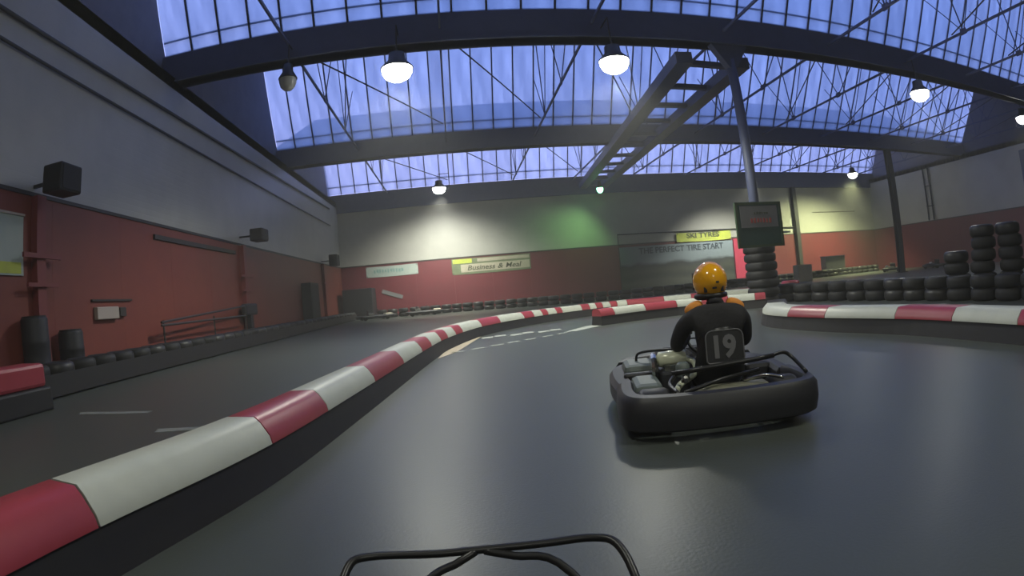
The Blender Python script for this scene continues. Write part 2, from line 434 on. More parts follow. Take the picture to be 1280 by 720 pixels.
# ------------------------------------------------------------------ floor markings (flat paint)
def patch(name, pts, material, z=.004):
    bm = bmesh.new(); A = [bm.verts.new((x, y, 0)) for x, y in pts]; Z = [bm.verts.new((x, y, z)) for x, y in pts]; n = len(pts)
    for i in range(n): bm.faces.new((A[i], A[(i + 1) % n], Z[(i + 1) % n], Z[i]))
    bm.faces.new(A[::-1]); bm.faces.new(Z); bmesh.ops.recalc_face_normals(bm, faces=bm.faces)
    return obj(name, bm, material, fl)
patch('painted_triangle', [(-.42, 8.85), (-.12, 9.6), (.45, 12.6), (.30, 12.6), (-.30, 10.2)], M['floor_beige'])
dash = [(-.06, 9.6), (.31, 9.9), (.68, 10.2), (1.03, 10.5), (1.38, 10.75), (1.8, 11.05), (2.15, 11.35)]
for x, y in dash: patch('painted_dash', [(x - .13, y - .10), (x + .10, y + .06), (x + .06, y + .16), (x - .17, y)], M['floor_white'])
for x, y in ((.55, 12.1), (.85, 12.3), (1.2, 12.2), (1.5, 12.45), (1.85, 12.3), (2.15, 12.5)):
    patch('painted_square', [(x - .13, y - .2), (x + .13, y - .15), (x + .15, y + .2), (x - .1, y + .17)], M['floor_white'])
patch('painted_line', [(2.2, 11.6), (2.45, 11.55), (3.35, 12.5), (3.3, 12.8), (2.9, 12.6)], M['floor_white'])
patch('painted_line', [(4.75, 8.7), (5.0, 8.55), (4.4, 9.6), (4.15, 9.7)], M['floor_white'])
patch('painted_arrow', [(-2.9, 4.35), (-2.3, 4.5), (-2.2, 4.62), (-2.95, 4.5)], M['floor_scuff'])
patch('painted_arrow', [(-4.6, 5.2), (-3.6, 5.3), (-3.6, 5.42), (-4.7, 5.35)], M['floor_scuff'])

# ------------------------------------------------------------------ track barriers
def resample(pts, n=14):
    P = smoothpts([(x, y, 0) for x, y in pts], n); S = [0]
    for a, b_ in zip(P, P[1:]): S.append(S[-1] + (b_ - a).length)
    return P, S
def at(P, S, s):
    s = max(0, min(S[-1] - 1e-4, s))
    for i in range(len(S) - 1):
        if S[i + 1] >= s: break
    t = (s - S[i]) / (S[i + 1] - S[i]); p = P[i].lerp(P[i + 1], t)
    j0, j1 = max(i - 1, 0), min(i + 2, len(P) - 1); d = (P[j1] - P[j0]).normalized()
    return p, Vector((-d.y, d.x, 0))
def sweep(P, S, s0, s1, prof, step=.28):
    bm = bmesh.new(); n = max(1, int(math.ceil((s1 - s0) / step))); rings = []
    for i in range(n + 1):
        p, nn = at(P, S, s0 + (s1 - s0) * i / n)
        rings.append([bm.verts.new(p + nn * o + Vector((0, 0, z))) for o, z in prof])
    m_ = len(prof)
    for a, b_ in zip(rings, rings[1:]):
        for k in range(m_): bm.faces.new((a[k], a[(k + 1) % m_], b_[(k + 1) % m_], b_[k]))
    bm.faces.new(rings[0][::-1]); bm.faces.new(rings[-1]); bmesh.ops.recalc_face_normals(bm, faces=bm.faces)
    return bm
def barrier(pts, bounds, first_white, label, side=1, base0=0.0, h=.38, w=.44, hb=.215):
    P, S = resample(pts)
    root = thing('track_barrier', label, 'barrier')
    B_ = [(0.0, 0), (.055, hb), (w - .04, hb), (w, 0)]
    T_ = [(.035, hb), (.045, hb + .05), (.10, h - .035), (.14, h), (w - .1, h), (w - .04, h - .04), (w - .02, hb)]
    bp = [(o * side, z) for o, z in B_]; tp = [(o * side, z) for o, z in T_]
    obj('rubber_base', sweep(P, S, base0, S[-1], bp, .3), M['rubber'], root)
    white = first_white
    for s0, s1 in zip(bounds, bounds[1:]):
        if s0 >= S[-1]: break
        o = obj('barrier_block', sweep(P, S, s0 + .006, min(s1, S[-1]) - .006, tp), M['white_block' if white else 'red_block'], root)
        soften(o); white = not white
    # dark bolts through the front of the base
    return root
pL = [(-1.75, .2), (-1.62, .9), (-1.49, 1.69), (-1.17, 3.02), (-.94, 4.77), (-.5, 8.52), (-.2, 10.4), (.42, 12.5), (1.3, 14.1), (2.6, 15.5), (4.6, 16.5), (6.8, 16.4), (9.2, 15.7), (11.5, 15.2)]
bL = [0, 1.51, 2.93, 3.89, 5.27, 6.65, 7.94, 8.74, 9.64, 10.23, 10.86, 11.42, 12.79, 13.89, 15.1, 15.58, 15.96, 16.2, 16.55, 16.78, 17.56, 17.87, 18.11, 18.35, 18.62, 18.85, 19.18, 20.4, 21.3, 22.3, 23.3, 24.3, 25.3, 26.3, 27.3]
barrier(pL, bL, False, 'long curving red and white barrier on the left between the two lanes')
pM = [(3.25, 12.3), (4.4, 12.72), (5.6, 12.85), (6.8, 12.5), (7.6, 12.1)]
barrier(pM, [0, .42, 1.35, 2.25, 2.9, 3.6, 4.3, 5.0], False, 'short red and white barrier behind the driver, ending in a red nose left of him')
pR = [(7.45, 11.9), (6.3, 10.1), (5.35, 8.75), (5.05, 7.9), (5.12, 6.6), (5.42, 4.97), (5.36, 3.11), (5.2, 1.9), (5.1, .6)]
PR_, SR_ = resample(pR)
barrier(pR, [3.5, 5.15, 6.05, 7.35, 8.35, 9.4, 10.4, 11.5], True, 'thick white and red barrier on the right edge of the track, beside the steel pillar', h=.345, w=.56, hb=.2)
# red end block at the left foot of the tyre wall
t_ = thing('barrier_block', 'red barrier block at the foot of the left tyre wall, cut by the left edge', 'barrier')
obj('red_body', B((-5.88, 4.3, .3), (-5.4, 5.5, .6), .05), M['red_block'], t_); obj('rubber_base', B((-5.88, 4.25, 0), (-5.36, 5.55, .3), .03), M['rubber'], t_)

# ------------------------------------------------------------------ tyres
def tyre_mesh(R=.31, wd=.25, hole=.17, n=18):
    bm = bmesh.new(); h = wd / 2
    prof = [(hole, -h * .55), (hole + .02, -h * .9), (R - .07, -h), (R - .015, -h * .72), (R, -h * .3), (R, h * .3), (R - .015, h * .72), (R - .07, h), (hole + .02, h * .9), (hole, h * .55)]
    rings = [[bm.verts.new((r * math.cos(2 * PI * k / n), r * math.sin(2 * PI * k / n), z)) for k in range(n)] for r, z in prof]
    for i in range(len(rings)):
        a, b_ = rings[i], rings[(i + 1) % len(rings)]
        for k in range(n): bm.faces.new((a[k], a[(k + 1) % n], b_[(k + 1) % n], b_[k]))
    bmesh.ops.recalc_face_normals(bm, faces=bm.faces)
    for f in bm.faces: f.smooth = True
    me = bpy.data.meshes.new('tyre'); bm.to_mesh(me); bm.free(); return me
ty = tyre_mesh(); ty.materials.append(M['tyre'])
ty2 = ty.copy(); ty2.materials.clear(); ty2.materials.append(M['tyre_grey'])
ROWL = [(-6.3, 3.6), (-6.5, 7.5), (-6.58, 12), (-6.6, 20), (-6.6, 30), (-6.5, 32.2)]
def tyre_row(pts, levels, label, group, gap=.665):
    P, S = resample(pts); s = 0
    while s < S[-1]:
        p, nn = at(P, S, s)
        for l in range(levels):
            me = ty2 if random.random() < .3 else ty
            o = inst('tyre', me, None, (p.x + random.uniform(-.02, .02), p.y + random.uniform(-.02, .02), .125 + l * .25), (0, 0, random.uniform(0, 6)))
            tag(o, label.replace('black tyre', 'upper black tyre' if l else 'lower black tyre'), 'tyre', group + (', upper layer' if l else ', lower layer'))
        s += gap
tyre_row(ROWL, 2, 'black tyre in the tyre wall along the orange left wall', 'tyres along the left wall')
tyre_row([(-4.7, 33.2), (-2, 33.0), (2.7, 31.5), (5.9, 29.6), (9, 28.8), (14, 29.2), (20, 30.5), (28, 32.5), (32, 33)], 2, 'black tyre in the low tyre wall in front of the far crimson wall', 'tyres along the far wall')
tyre_row([(9.0, 14.0), (9.45, 12.0), (9.75, 9.5), (9.85, 5.5), (9.7, 2.2)], 2, 'black tyre in the row behind the right white and red barrier', 'tyres behind the right barrier')
# conveyor-belt strip clamped on the tyre walls
def belt(pts, label, off, z0=.03, z1=.36):
    P, S = resample(pts)
    return tag(obj('rubber_belt', sweep(P, S, 0, S[-1], [(off, z0), (off, z1), (off - .015, z1), (off - .015, z0)], .6), M['rubber']), label, 'rubber belt')
belt(ROWL, 'long black rubber belt fixed along the front of the left tyre wall', -.375)

# ------------------------------------------------------------------ pillar with its tyre stack and sign
PX, PY = 8.3, 13.35
pr = thing('steel_pillar', 'tall grey steel pillar right of centre rising from a tyre stack to the nearest beam', 'pillar', (PX, PY, 0))
obj('shaft', tube(bmesh.new(), [(0, 0, 0), (0, 0, ZB - .45)], .15, 16), M['steel_blue'], pr, smooth=True)
obj('base_plate', B((-.25, -.25, 0), (.25, .25, .03)), M['steel_dark'], pr)
hb_ = bmesh.new()
prism(hb_, [(-.13, ZB - .75), (.13, ZB - .75), (.62, ZB), (-.62, ZB)], 1, -.13, .13)
obj('head_bracket', hb_, M['steel_blue'], pr)
big = tyre_mesh(.47, .235, .24, 22); big.materials.append(M['tyre'])
for l in range(8):
    o = inst('tyre', big, None, (PX + random.uniform(-.03, .03), PY + random.uniform(-.03, .03), .118 + l * .235), (0, 0, l))
    tag(o, 'large black tyre threaded on the steel pillar, ' + ('lowest', 'second from the floor', 'third from the floor', 'fourth from the floor', 'fifth from the floor', 'third from the top', 'second from the top', 'topmost')[l] + ' of the stack', 'tyre', 'tyres stacked around the pillar')
sg = thing('notice_board', 'green framed board with white upper half and red lettering on the pillar', 'sign', (PX - .22, PY - .53, 1.60))
obj('board', B((-.70, -.02, .0), (.68, .02, 1.14)), M['green_board'], sg)
obj('white_panel', B((-.62, -.03, .5), (.60, -.02, 1.08)), M['sign_white'], sg)
fb = bmesh.new()
for a_, b_ in (((-.73, 0, -.03), (-.73, 0, 1.17)), ((.71, 0, -.03), (.71, 0, 1.17)), ((-.76, 0, 1.15), (.74, 0, 1.15)), ((-.76, 0, .0), (.74, 0, .0))): bar(fb, a_, b_, .07, .07)
obj('sign_frame', fb, M['green_frame'], sg)
SIGN = sg
obj('bracket', B((.1, .02, .5), (.34, .40, .58)), M['steel_dark'], sg)
wt = tag(obj('pale_strip', B((PX + .42, PY - .3, 1.93), (PX + .95, PY - .1, 1.98)), M['ban_white']), 'thin pale strip sticking out right of the pillar under the green board', 'strip')
for nm, x, y, lab in (('steel_pillar', 26.2, 24.6, 'dark steel pillar under the middle beam, near the right wall'), ('steel_pillar', 24.7, 13.3, None)):
    if lab is None: continue
    p2 = thing(nm, lab, 'pillar', (x, y, 0))
    hb2 = bmesh.new()
    box(hb2, (-.20, -.17, 0), (.20, -.13, ZB)); box(hb2, (-.20, .13, 0), (.20, .17, ZB)); box(hb2, (-.02, -.13, 0), (.02, .13, ZB))
    obj('shaft', hb2, M['steel_dark'], p2); obj('base_plate', B((-.3, -.3, 0), (.3, .3, .03)), M['steel_dark'], p2)
p3 = tag(obj('wall_post', B((25.65, YB - .35, 0), (26.0, YB - .03, 7.0)), M['steel_dark']), 'dark steel post against the far wall right of the pillar', 'post')
p4 = thing('drain_pipe', 'pair of thin dark pipes running down the right wall', 'pipe')
for y in (28.2, 28.75): obj('pipe', tube(bmesh.new(), [(XR - .1, y, ZR + .1), (XR - .1, y, 7.4)], .06, 8), M['steel_dark'], p4)
for z in (4.5, 6.0): obj('clip', B((XR - .14, 28.1, z), (XR - .001, 28.85, z + .05)), M['steel_dark'], p4)
tag(obj('wall_duct', B((XR - .5, 17.4, ZR + .1), (XR - .001, 18.9, 6.9), .05), M['steel_blue']), 'tall dark duct on the right wall at the right edge', 'duct')
tag(obj('wall_batten', B((27.7, YB - .04, 5.0), (32.5, YB - .001, 5.05)), M['dark_rail']), 'thin dark batten on the pale far wall, at its right end', 'batten')

# lattice girder (two chords with rungs) from the pillar to the far wall
lg = thing('lattice_girder', 'ladder-like steel girder running from the pillar to the far wall', 'girder', (0, 0, 0))
a0, a1 = Vector((6.95, 13.7, 7.3)), Vector((8.75, 35.0, 7.45))
b0, b1 = Vector((9.05, 13.9, 7.35)), Vector((10.2, 35.0, 7.5))
for a_, b_ in ((a0, a1), (b0, b1)): obj('chord', bar(bmesh.new(), a_, b_, .52, .36), M['steel_blue'], lg)
for k_ in range(11):
    t0 = .02 + k_ * .096
    obj('rung', bar(bmesh.new(), a0.lerp(a1, t0), b0.lerp(b1, t0), .20, .16), M['steel_blue'], lg)

# ------------------------------------------------------------------ lamps
def lamp(x, y, z, watts, label, aim, deg, top=None, big_=.40, lens='lamp_lens', col=LAMP_COL, cat='lamp', name='floodlight'):
    tz = ZB if top is None else top
    r_ = thing(name, label, cat, (x, y, z))
    R_ = big_
    obj('housing', lathe(bmesh.new(), [(R_ * .3, .42), (R_ * .5, .40), (R_ * .55, .2), (R_ * 1.02, .0), (R_ * 1.02, -.03), (R_ * .96, -.03), (R_ * .96, -.005)], 20), M['lamp_body'], r_, smooth=True)
    obj('lens', lathe(bmesh.new(), [(R_ * .95, -.005), (R_ * .93, -.12), (R_ * .78, -.24), (R_ * .45, -.33), (0.001, -.36)], 20, cap=False), M[lens], r_, smooth=True)  # lens deepened into a dome, its shape imitating the round lamp bloom
    # hung on a rod from an arm that reaches the nearest beam or truss tie
    vy = min(VALLEYS[:3] + [35.55], key=lambda q: abs(q - y))
    if abs(vy - y) < 2.4: arm = (0, vy - y - (.1 if vy > y else -.1), 7.9 - z)
    else:
        tx_ = round((x + 4.1) / 4.1) * 4.1 - 4.1; arm = (tx_ - x, 0, 8.0 - z)
    obj('hanger', tube(bmesh.new(), [(0, 0, .38), (0, 0, arm[2]), arm], .02, 6), M['lamp_body'], r_)
    if watts:
        L = bpy.data.lights.new('spot', 'SPOT'); L.energy = watts; L.color = col; L.spot_size = math.radians(deg); L.spot_blend = .55 if deg > 140 else .95; L.shadow_soft_size = .25
        lo = bpy.data.objects.new('light_source', L); COL.objects.link(lo); lo.parent = r_; lo.location = (0, 0, -.45)
        d_ = Vector((aim[0], aim[1], -1)); lo.rotation_euler = d_.to_track_quat('-Z', 'Y').to_euler()
    return r_
for i, (x, y, z, wt_, lab, aim, deg, colr) in enumerate(LAMPS):
    lamp(x, y, z, wt_, lab, aim, deg, top=8.0, col=colr)
lamp(9.35, 33.0, 6.95, 480, 'green glowing lamp at the far end of the lattice girder', (-.6, .35), 128, top=7.3, big_=.22, lens='green_lens', col=(.42, 1, .30))
lamp(18.9, 30.0, 7.05, 4200, 'small white lamp far right of the pillar, in front of the far skylight', (0, .7), 95, top=8.0, big_=.12, lens='lamp_small')
lamp(-4.0, 12.9, 6.9, 0, 'unlit lamp hanging under the nearest beam near the left wall', (0, 0), 90, top=7.6, big_=.25, lens='dead_lens')

# ------------------------------------------------------------------ banners and the big poster on the far wall
def banner(name, x0, x1, z0, z1, material, label, cat='banner', y=YB - .05, sag=.02):
    r_ = thing(name, label, cat, ((x0 + x1) / 2, y, z0))
    w_ = (x1 - x0) / 2; h_ = z1 - z0
    bm = bmesh.new(); n = 12
    F = []; Bk = []
    for i in range(n + 1):
        u = -w_ + 2 * w_ * i / n; dz = -sag * math.sin(PI * i / n); dy = .008 * math.sin(i * 1.7)
        F.append((bm.verts.new((u, dy - .012, dz)), bm.verts.new((u, dy - .012, h_ + dz)))); Bk.append((bm.verts.new((u, dy, dz)), bm.verts.new((u, dy, h_ + dz))))
    for i in range(n):
        bm.faces.new((F[i][0], F[i + 1][0], F[i + 1][1], F[i][1])); bm.faces.new((Bk[i][1], Bk[i + 1][1], Bk[i + 1][0], Bk[i][0]))
        bm.faces.new((F[i][1], F[i + 1][1], Bk[i + 1][1], Bk[i][1])); bm.faces.new((F[i][0], Bk[i][0], Bk[i + 1][0], F[i + 1][0]))
    bm.faces.new((F[0][0], F[0][1], Bk[0][1], Bk[0][0])); bm.faces.new((F[n][0], Bk[n][0], Bk[n][1], F[n][1]))
    obj('sheet', bm, material, r_)
    for sx in (-1, 1):
        for zz in (.06, h_ - .06): obj('eyelet', lathe(bmesh.new(), [(.03, 0), (.03, .02)], 8, Matrix.Translation((sx * (w_ - .06), -.015, zz)) @ Matrix.Rotation(PI / 2, 4, 'X')), M['chrome'], r_)
    return r_
def put(txt, root, size, material, x, z, bold=0, sx=1, y=-.03, shear=0, rot=(PI / 2, 0, 0)):
    """one part per word"""
    ws = txt.split(); objs = [text_mesh('lettering', w_, size, material, root, bold=bold, sx=sx, shear=shear) for w_ in ws]
    wd = []
    for o in objs:
        xs = [v.co.x for v in o.data.vertices]; c_ = (min(xs) + max(xs)) / 2
        for v in o.data.vertices: v.co.x -= c_
        wd.append(max(xs) - min(xs))
    gap = size * .32 * sx; tot = sum(wd) + gap * (len(ws) - 1); u = x - tot / 2
    for o, w_ in zip(objs, wd):
        o.location = (u + w_ / 2, y, z); o.rotation_euler = rot; u += w_ + gap
    return objs
b1_ = banner('banner', -5.87, -2.45, 2.60, 3.28, M['ban_white'], 'plain pale banner with faint teal print on the far wall, nearest the left corner')

b2_ = banner('banner', -.25, 4.9, 2.30, 3.32, M['ban_olive'], 'long green and cream banner with script lettering on the far crimson wall')
obj('yellow_corner', B((-2.5, -.03, .70), (-1.25, -.02, .98)), M['ban_yellow'], b2_)
obj('cream_band', B((-2.0, -.03, .12), (2.5, -.02, .62)), M['ban_cream'], b2_)
obj('pale_band', B((-.9, -.03, .74), (2.5, -.02, .95)), M['ban_cream'], b2_)
put('Business & Meal', b2_, .46, M['ban_dark'], .2, .36, bold=.006, sx=1.15, y=-.04, shear=.25)
# framed landscape poster
mu = thing('poster', 'huge landscape poster of dark hills under a grey sky on the far wall', 'poster', (15.4, YB - .12, .12))
obj('sheet', B((-4.4, -.02, 0), (4.35, .02, 3.10)), M['mural'], mu)
put('THE PERFECT TIRE START', mu, .56, M['mural_text'], .25, 2.74, bold=.012, sx=1.02, y=-.03)
obj('frame_tube', tube(bmesh.new(), [(-4.45, 0, -.1), (-4.45, 0, 3.98), (4.5, 0, 3.90), (10.4, 0, 3.80)], .045, 8), M['steel_dark'], mu)
yb2 = banner('banner', 15.25, 19.65, 3.32, 3.95, M['ban_yellow'], 'yellow green banner with dark letters hung on the rail above the landscape poster', y=YB - .18, sag=.05)
put('SKI TYRES', yb2, .50, M['ban_dark'], -.1, .38, bold=.012, sx=1.2)

tag(obj('crimson_board', B((19.8, YB - .22, .4), (20.9, YB - .06, 3.30)), M['crimson_pad']), 'bright crimson upright board between the poster and the pillar', 'board')
tag(obj('cream_box', B((19.9, 27.6, .0), (21.0, 28.2, 1.0), .03), M['ban_cream']), 'small cream box left of the pillar foot, in front of the crimson board', 'box')
def strokes(root, x0, x1, z, h, material, n, y=-.036):
    # a line of print too worn to read: short upright strokes of uneven width
    st = (x1 - x0) / n
    for k in range(n):
        a = x0 + st * k; q = random.uniform(.5, .8) * st
        obj('print_stroke', B((a, y, z - h / 2 * random.uniform(.6, 1)), (a + q, y + .006, z + h / 2 * random.uniform(.6, 1))), material, root)
strokes(SIGN, -.30, .40, .68, .15, M['ban_red'], 7)
strokes(SIGN, -.18, .30, .88, .06, M['ban_dark'], 6)
strokes(b1_, -1.2, .8, .36, .26, M['ban_teal'], 11, y=-.03)
# white notice, left wall
lb = thing('banner', 'pale and yellow banner on the orange left wall, cut by the left edge', 'banner', (XL + .05, 6.0, 1.95))
obj('sheet', B((0, -1.2, 0), (.015, 1.27, 1.02)), M['ban_white'], lb)
obj('yellow_band', B((.015, -1.2, .03), (.022, 1.2, .22)), M['ban_yellow'], lb)
obj('frame_edge', B((.0, -1.22, 1.02), (.04, 1.29, 1.06)), M['box_white'], lb)


# ------------------------------------------------------------------ left wall fittings
def wall_speaker(y, z0, z1, label):
    r_ = thing('loudspeaker', label, 'loudspeaker', (XL + .80, y, z0))
    h_ = z1 - z0
    obj('speaker_box', B((-.28, -.30, 0), (.22, .34, h_), .04), M['speaker'], r_)
    obj('grille', B((.22, -.25, .04), (.235, .29, h_ - .04)), M['grille'], r_)
    obj('bracket', bar(bmesh.new(), (-.79, 0, h_ * .5), (-.26, 0, h_ * .5), .06), M['steel_dark'], r_)
wall_speaker(7.6, 3.30, 3.80, 'black loudspeaker above the orange wall, nearest on the left')
wall_speaker(18.3, 3.45, 3.88, 'black loudspeaker above the orange wall, second along the left wall')
wall_speaker(30.4, 3.2, 3.85, 'black loudspeaker above the orange wall, near the far left corner')
for y, lab in ((7.66, 'dark red steel post below the nearest black loudspeaker'), (18.3, 'dark red steel post with cross arms on the left wall'), (30.3, 'dark red steel post near the far left corner')):
    r_ = thing('wall_post', lab, 'post', (XL + .10, y, 0))
    obj('post', B((-.07, -.13, 0), (.10, .13, 3.37)), M['crimson_post'], r_)
    obj('cross_arm', B((.10, -.55, 2.25), (.16, .55, 2.33)), M['crimson_post'], r_); obj('cross_arm', B((.10, -.45, 1.75), (.16, .45, 1.82)), M['crimson_post'], r_)
def barrel(x, y, r0, h, label, name='barrel'):
    o = thing(name, label, 'barrel', (x, y, 0))
    obj('body', lathe(bmesh.new(), [(r0 * .92, 0), (r0, .05), (r0, h * .3), (r0 * 1.04, h * .33), (r0, h * .36), (r0, h * .63), (r0 * 1.04, h * .66), (r0, h * .69), (r0, h - .04), (r0 * .95, h)], 18), M['speaker'], o, smooth=True)
    obj('lid', lathe(bmesh.new(), [(r0 * .9, h), (r0 * .9, h + .03), (.01, h + .035)], 18), M['rubber'], o)
barrel(-7.24, 7.2, .27, 1.22, 'black plastic barrel against the orange wall under the nearest loudspeaker')
barrel(-7.25, 8.25, .26, .95, 'smaller black barrel right of the taller one by the left wall')
lo_ = thing('light_stand', 'dark squat machine on a post by the left wall, under the second loudspeaker', 'machine', (-7.28, 18.05, 0))
obj('stand', B((-.06, -.16, 0), (.1, .10, .95)), M['speaker'], lo_); obj('head', B((-.1, -.55, .92), (.12, .55, 1.32), .06), M['speaker'], lo_)
hr = thing('hand_rail', 'thin dark double rail sloping along the orange left wall', 'rail')
obj('rail', tube(bmesh.new(), [(-7.15, 11.7, .95), (-7.15, 17.3, 1.24)], .03, 8), M['dark_rail'], hr)
obj('rail', tube(bmesh.new(), [(-7.15, 11.7, .88), (-7.15, 17.3, .92)], .03, 8), M['dark_rail'], hr)
for y in (11.8, 14.8, 17.3): obj('rail_post', tube(bmesh.new(), [(-7.15, y, 0), (-7.15, y, 1.0)], .025, 6), M['dark_rail'], hr)
tag(obj('wall_slot', B((XL + .03, 12.2, 3.02), (XL + .09, 17.7, 3.14)), M['dark_rail']), 'long dark batten just below the top edge of the orange wall', 'batten')
sb = thing('socket_box', 'small off-white box on the orange left wall', 'box', (XL + .03, 9.9, 1.12))
obj('case', B((0, -.42, 0), (.12, .42, .26), .02), M['box_white'], sb); obj('conduit', B((0, -.5, .38), (.05, 1.1, .42)), M['dark_rail'], sb); obj('switch', B((0, .5, .04), (.1, .75, .24), .01), M['dark_rail'], sb)
cb_ = thing('cabinet', 'tall dark cabinet at the far end of the orange left wall', 'cabinet', (-7.25, 26.5, 0))
obj('body', B((-.3, -.75, 0), (.2, .75, 2.2), .02), M['speaker'], cb_); obj('door', B((.2, -.68, .1), (.225, .68, 2.1)), M['grille'], cb_); obj('handle', B((.225, .5, 1.0), (.25, .54, 1.2)), M['chrome'], cb_)

# ------------------------------------------------------------------ parked karts (far corners), simple but complete
def parked_kart(x, y, rz, label, seat_col='speaker', nose='box_white', grp=None):
    r_ = thing('parked_kart', label, 'kart', (x, y, 0), rz, grp)
    obj('floor_pan', B((-.32, .3, .08), (.32, 1.6, .11)), M['frame'], r_)
    bm = bmesh.new(); tube(bm, smoothpts([(-.62, .0, .2), (-.68, .5, .2), (-.66, 1.3, .2), (-.45, 1.95, .2), (.45, 1.95, .2), (.66, 1.3, .2), (.68, .5, .2), (.62, 0, .2)], 4, True), .07, 8, True)
    obj('bumper', bm, M['black_plastic'], r_, smooth=True)
    obj('nose_cone', B((-.35, 1.5, .15), (.35, 1.95, .34), .06), M[nose], r_)
    obj('seat', B((-.2, .45, .12), (.2, .55, .62), .04, Matrix.Rotation(-.1, 4, 'X')), M[seat_col], r_)
    obj('engine', B((.28, .45, .12), (.55, .8, .42), .04), M['chrome'], r_)
    obj('steering_wheel', tube(bmesh.new(), [(.14 * math.cos(a), 1.1 + .05 * math.sin(a), .5 + .13 * math.sin(a)) for a in [2 * PI * i / 14 for i in range(14)]], .014, 6, True), M['frame'], r_)
    for sx in (-1, 1):
        for yy in (.28, 1.55):
            obj('wheel', lathe(bmesh.new(), [(.05, -.08), (.13, -.08), (.14, -.05), (.14, .05), (.13, .08), (.05, .08)], 14, Matrix.Translation((sx * .5, yy, .141)) @ Matrix.Rotation(PI / 2, 4, 'Y')), M['tyre_slick'], r_)
    return r_
parked_kart(-5.7, 30.6, -1.2, 'dark parked kart in the far left corner, left of the banner', nose='ban_cream')
parked_kart(-3.0, 31.5, -1.5, 'second parked kart in the far left corner, below the pale banner', nose='ban_cream')
tag(obj('leaning_board', B((-.7, -.02, 0), (.7, .02, .25), 0, Matrix.Translation((-4.3, 35.545, 1.3)) @ Matrix.Rotation(.35, 4, 'Y')), M['sign_white']), 'grey board fixed aslant on the far wall above the parked karts', 'board')
tag(obj('dark_crate', B((-7.2, 33.6, .0), (-5.3, 35.2, 1.9), .04), M['speaker']), 'dark bulky crate behind the parked karts in the left corner', 'crate')

# right side: piled tyre stacks, box, extra clutter
for (sx_, sy_, n_, where) in ((10.68, 7.28, 6, 'middle stack'), (10.98, 6.66, 6, 'rightmost stack'), (10.46, 7.93, 4, 'shortest stack')):
    for l in range(n_):
        o = inst('tyre', ty2 if l == n_ - 1 else ty, None, (sx_ + random.uniform(-.04, .04), sy_ + random.uniform(-.04, .04), .125 + .25 * l), (0, 0, l))
        tag(o, 'black tyre in the ' + where + ' behind the right tyre row, ' + ('lowest', 'second', 'third', 'fourth', 'fifth', 'sixth', 'seventh')[l] + ' from the floor', 'tyre', 'tyres piled behind the right tyre row')
gb = thing('box', 'grey box standing on the tyre wall before the far right wall', 'box', (25.6, 31.0, .52))
obj('body', B((-.95, -.3, 0), (.95, .3, .85), .03), M['sign_white'], gb); obj('lid', B((-.98, -.33, .85), (.98, .33, .91)), M['steel_blue'], gb)
parked_kart(29.5, 28.5, 2.2, 'dark parked kart at the far right end of the hall', nose='speaker')
parked_kart(31.5, 25.5, 1.8, 'dark parked kart below the right wall, right of the far pillar', nose='speaker')
tag(obj('red_drum', lathe(bmesh.new(), [(.26, 0), (.3, .05), (.3, .5), (.26, .55)], 16, Matrix.Translation((9.95, 14.3, .0))), M['red_block'], smooth=True), 'dull red drum on the floor just right of the pillar tyres', 'drum')

# ------------------------------------------------------------------ the kart ahead
K = thing('racing_kart', 'black rental kart seen from behind with number 19 on its seat', 'kart', (1.55, 2.94, 0), -math.atan2(.237, .9715))
def ringsweep(path, prof):
    """sweep closed profile (outward offset, z) along an open planar path"""
    bm = bmesh.new(); rings = []; N = len(path)
    for i, p in enumerate(path):
        d_ = (path[min(i + 1, N - 1)] - path[max(i - 1, 0)]).normalized(); nn = Vector((d_.y, -d_.x, 0))
        rings.append([bm.verts.new(p + nn * o + Vector((0, 0, z))) for o, z in prof])
    m_ = len(prof)
    for a, b_ in zip(rings, rings[1:]):
        for k in range(m_): bm.faces.new((a[k], a[(k + 1) % m_], b_[(k + 1) % m_], b_[k]))
    bm.faces.new(rings[0][::-1]); bm.faces.new(rings[-1]); bmesh.ops.recalc_face_normals(bm, faces=bm.faces); return bm
rear = smoothpts([(-.63, .62, 0), (-.64, .3, 0), (-.60, .10, 0), (-.48, .02, 0), (-.2, -.01, 0), (.2, -.01, 0), (.48, .02, 0), (.60, .10, 0), (.64, .3, 0), (.63, .62, 0)], 5)
prof = [(.0, .06), (.035, .08), (.045, .16), (.035, .25), (.005, .285), (-.06, .29), (-.075, .27), (-.075, .08)]
soften(obj('rear_bumper', ringsweep(rear, prof), M['black_plastic'], K), 40)
for s in (-1, 1):
    bm = ringsweep(smoothpts([(s * .64, .62, 0), (s * .67, 1.0, 0), (s * .66, 1.4, 0), (s * .58, 1.62, 0)] if s < 0 else [(.58, 1.62, 0), (.66, 1.4, 0), (.67, 1.0, 0), (.64, .62, 0)], 4)[::(-1 if s < 0 else -1)], [(.0, .07), (.03, .12), (.03, .22), (0, .26), (-.09, .27), (-.11, .24), (-.11, .08)])
    obj('side_bumper', bm, M['black_plastic'], K)
obj('front_bumper', ringsweep(smoothpts([(.60, 1.62, 0), (.52, 1.86, 0), (.3, 1.98, 0), (-.3, 1.98, 0), (-.52, 1.86, 0), (-.60, 1.62, 0)], 4)[::-1][::-1], [(.0, .07), (.03, .12), (.03, .24), (0, .28), (-.10, .28), (-.12, .24), (-.12, .08)]), M['black_plastic'], K)
nc = bmesh.new(); box(nc, (-.26, 1.45, .20), (.26, 1.9, .34), .06)
for v in nc.verts:
    if v.co.y < 1.6 and v.co.z > .3: v.co.z += .05
obj('nose_cone', nc, M['black_plastic'], K)
obj('floor_pan', B((-.34, .35, .075), (.34, 1.75, .095)), M['frame'], K)
